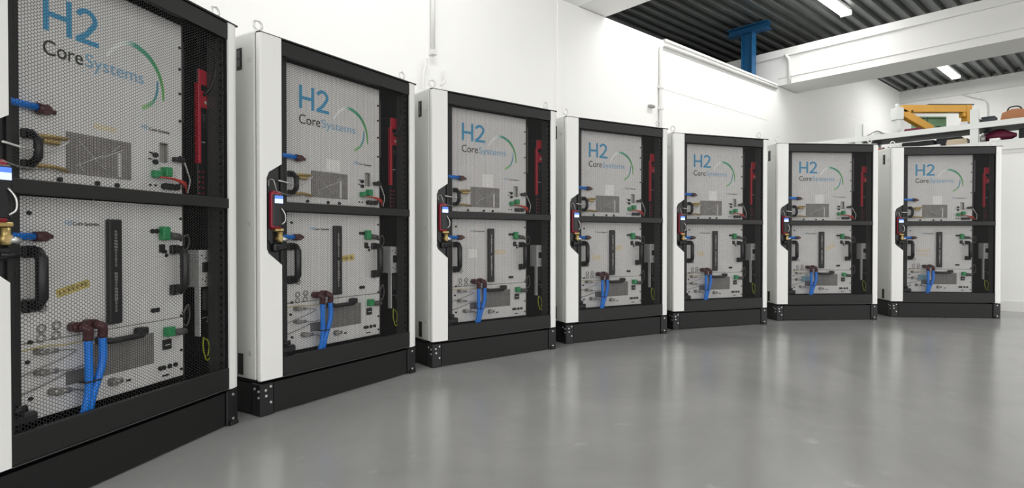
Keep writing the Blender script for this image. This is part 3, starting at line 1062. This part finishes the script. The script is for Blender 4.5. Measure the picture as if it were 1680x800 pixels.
# things on the lower shelf (n grows to the left)
for k_, (n, wd, hh, m, lab) in enumerate([
        (1.585, .27, .10, 'slate', 'wide dark crate behind the white tray on the lower shelf'),
        (1.335, .20, .105, 'slate', 'dark crate on the lower shelf left of the tan boards'),
        (.765, .13, .118, 'slate', 'black crate on the lower shelf right of the maroon bag'),
        (.57, .22, .11, 'slate', 'dark crate on the lower shelf at the right picture edge')]):
    b = MB().bbox(0, .30, -wd / 2, wd / 2, 0, hh, .006)
    b.box(-.004, 0, -wd / 2 + .01, wd / 2 - .01, hh - .02, hh - .006)
    o = place(b, 'storage_crate', m, D0 + .26, n, ZS1, lab, 'crate', 'dark crates on the lower shelf')
    MB().bbox(-.010, -.003, -.04, .04, hh * .45, hh * .62, .002).build('handle', M['rail'], o)
for k_, n in enumerate((1.93, 1.70)):
    b = MB().bbox(0, .05, -.024, .024, 0, .05, .004)
    o = place(b, 'pump_block', 'rackw', D0 + .03, n, ZS1, ('white fitting block with round port near the left shelf upright', 'white fitting block with round port right of the brown jars')[k_], 'fitting')
    MB().cyl((-.004, 0, .028), (.01, 0, .028), .011, 12).build('port', M['dark'], o)
for k_, (n, m) in enumerate(((1.86, 'orange'), (1.82, 'maroon'), (1.775, 'slate'))):
    b = MB().cyl((0, 0, 0), (0, 0, .035), .017, 14).cyl((0, 0, .035), (0, 0, .043), .010, 12)
    o = place(b, 'small_jar', m, D0 + .05, n, ZS1, ('orange brown', 'maroon', 'dark grey')[k_] + ' jar in the row between the two white fitting blocks', 'jar', 'small jars on the lower shelf')
    MB().cyl((0, 0, .043), (0, 0, .050), .012, 12).build('lid', M['rackw'], o)
b = MB().bbox(0, .18, -.08, .08, 0, .022, .002)
place(b, 'white_tray', 'label', D0 + .05, 1.44, ZS1, 'flat white tray on the lower shelf left of the tan boards', 'tray')
b = MB().bbox(0, .18, -.08, .08, 0, .03, .002).bbox(0, .17, -.075, .075, .030, .055, .002)
place(b, 'board_stack', 'tan', D0 + .055, 1.235, ZS1, 'stack of tan boards on the lower shelf left of the middle upright', 'boards')
# maroon bag: soft lump
mb = MB()
NB, NR = 14, 10
vs = []
for i in range(NR + 1):
    t_ = i / NR
    for j in range(NB):
        a_ = 2 * PI * j / NB
        rad = math.sin(PI * min(max(t_, .03), .985)) ** .5
        zz = max(0.0, .055 + .055 * rad * math.sin(a_) * (1 + .12 * math.sin(7 * t_ + j)))
        vs.append((.15 + .075 * rad * math.cos(a_), -.12 + .24 * t_, zz))
fs = [(i * NB + j, i * NB + (j + 1) % NB, (i + 1) * NB + (j + 1) % NB, (i + 1) * NB + j) for i in range(NR) for j in range(NB)]
fs += [tuple(range(NB)), tuple(range(NR * NB + NB - 1, NR * NB - 1, -1))]
mb.add(vs, fs, True)
o = place(mb, 'tool_bag', 'maroon', D0 + .04, .955, ZS1 + .001, 'maroon cloth bag on the lower shelf right of the middle upright', 'bag')
MB().tube(bez([(.15, -.06, .095), (.145, -.03, .112), (.145, .03, .112), (.15, .06, .095)], 12), .006, 6).build('strap', M['dark'], o)
b = MB().bbox(0, .07, -.035, .035, 0, .022, .003)
place(b, 'small_carton', 'label', D0 + .015, .96, ZS1, 'small white carton in front of the maroon bag', 'carton')
b = MB().bbox(0, .07, -.03, .03, 0, .04, .003)
place(b, 'small_carton', 'label', D0 + .01, .70, ZS1, 'small white carton in front of the dark crates at the right', 'carton')
b = MB().cyl((0, 0, 0), (0, 0, .055), .02, 14).cyl((0, 0, .055), (0, 0, .066), .011, 12)
o = place(b, 'spray_bottle', 'steel', D0 + .04, 1.045, ZS1, 'small metal bottle just right of the middle shelf upright', 'bottle')
MB().cyl((0, 0, .066), (0, 0, .078), .008, 10).build('cap', M['label'], o)

# yellow steel bracket on the upper shelf
yb = empty('steel_bracket', (3.85, 5.65, ZS2 + .001), 0)
MB().bbox(.0, .655, -.035, .035, .205, .275, .004).build('top_arm', M['yellow'], yb)
R4 = Matrix.Translation((.0, 0, .205)) @ Matrix.Rotation(math.radians(30), 4, 'Y')
MB().bbox(-.01, .335, -.035, .035, -.035, .035, .004, R4).build('brace', M['yellow'], yb)
MB().bbox(.620, .672, -.04, .04, .085, .275, .004).bbox(.59, .62, -.03, .03, .16, .205, .004).build('end_post', M['yellow'], yb)
MB().bbox(-.075, -.005, -.05, .05, .13, .25, .006).cyl((-.04, 0, .25), (-.04, 0, .29), .018).build('mounting_bracket', M['rackw'], yb)
MB().bbox(-.06, -.02, -.03, .03, .0, .13, .002).bbox(.628, .664, -.03, .03, .0, .085, .002).build('stand', M['rackw'], yb)
MB().cyl((.085, -.038, .215), (.085, -.034, .215), .009, 10).build('bolt', M['dark'], yb)
tag(yb, 'yellow steel wall bracket with diagonal brace resting on the upper shelf', 'bracket')

b = MB().bbox(.25, .70, -.03, .05, 0, .010, .002)
o = b.build('plank', M['slate'])
o.location = (3.85, 5.65, ZS2 + .277)
tag(o, 'dark thin plank lying on top of the yellow bracket', 'plank')

gb = empty('green_box', (4.155, 5.80, ZS2 + .001), 0)
MB().bbox(-.02, .26, .0, .12, 0, .20, .005).build('body', M['green'], gb)
MB().box(.062, .066, -.003, 0, .01, .19).box(-.01, .25, -.004, 0, .175, .180).build('panel_gap', M['dark'], gb)
MB().bbox(.15, .19, -.01, 0, .09, .10, .002).build('handle', M['dark'], gb)
tag(gb, 'green metal box on the upper shelf behind the yellow bracket', 'box')

ob = MB()
ob.prism([(-.10, 0), (.10, 0), (.085, .075), (.02, .10), (-.05, .095), (-.085, .06)], 0, .16, 'x')
o = place(ob, 'leather_bag', 'orange', D0 + .12, .84, ZS2, 'orange brown bag on the upper shelf at the right', 'bag')
MB().tube(bez([(.06, -.05, .085), (.05, -.02, .125), (.05, .04, .125), (.06, .06, .09)], 12), .006, 6).build('carry_handle', M['dark'], o)
for k_, (n, wd, hh, m, lab) in enumerate([
        (1.02, .09, .055, 'slate', 'small grey box on the upper shelf left of the orange brown bag'),
        (.66, .12, .075, 'dark', 'small black box on the upper shelf right of the orange brown bag'),
        (.52, .10, .085, 'orange', 'small brown box on the upper shelf at the right picture edge'),
        (1.11, .05, .05, 'slate', 'small dark box on the upper shelf just right of the middle upright')]):
    o = place(MB().bbox(0, .14, -wd / 2, wd / 2, 0, hh, .004).bbox(.0, .142, -wd / 2 - .003, wd / 2 + .003, hh * .75, hh + .003, .002), 'small_box', m, D0 + .10, n, ZS2, lab, 'box', 'small boxes on the upper shelf')
o = place(MB().bbox(0, .14, -.07, .07, 0, .012, .003).bbox(.01, .13, -.065, .065, .012, .022, .003), 'flat_tool_case', 'maroon', D0 + .01, 1.57, ZS2, 'flat maroon case on the upper shelf under the yellow brace', 'case')
o = place(MB().tube([(0, -.12, 0), (0, -.12, .19), (0, .02, .19), (0, .02, 0)], .009, 8), 'tube_frame', 'rackw', D0 + .30, .60, ZS2, 'pale tube frame standing on the upper shelf at the right edge', 'frame')
o = place(MB().bbox(0, .10, -.03, .03, 0, .035, .004).box(-.001, 0, -.01, .01, 0, .03), 'white_box', 'label', D0 + .08, 1.19, ZS2, 'white box on the upper shelf below the end of the yellow bracket', 'box')
o = place(MB().tube(bez([(.0, .10, .006), (.02, .02, .05), (.03, -.04, .02), (.03, -.10, .006)], 14), .006, 6), 'short_hose', 'steel', D0 + .08, 1.88, ZS2, 'short grey hose lying at the left end of the upper shelf', 'hose')
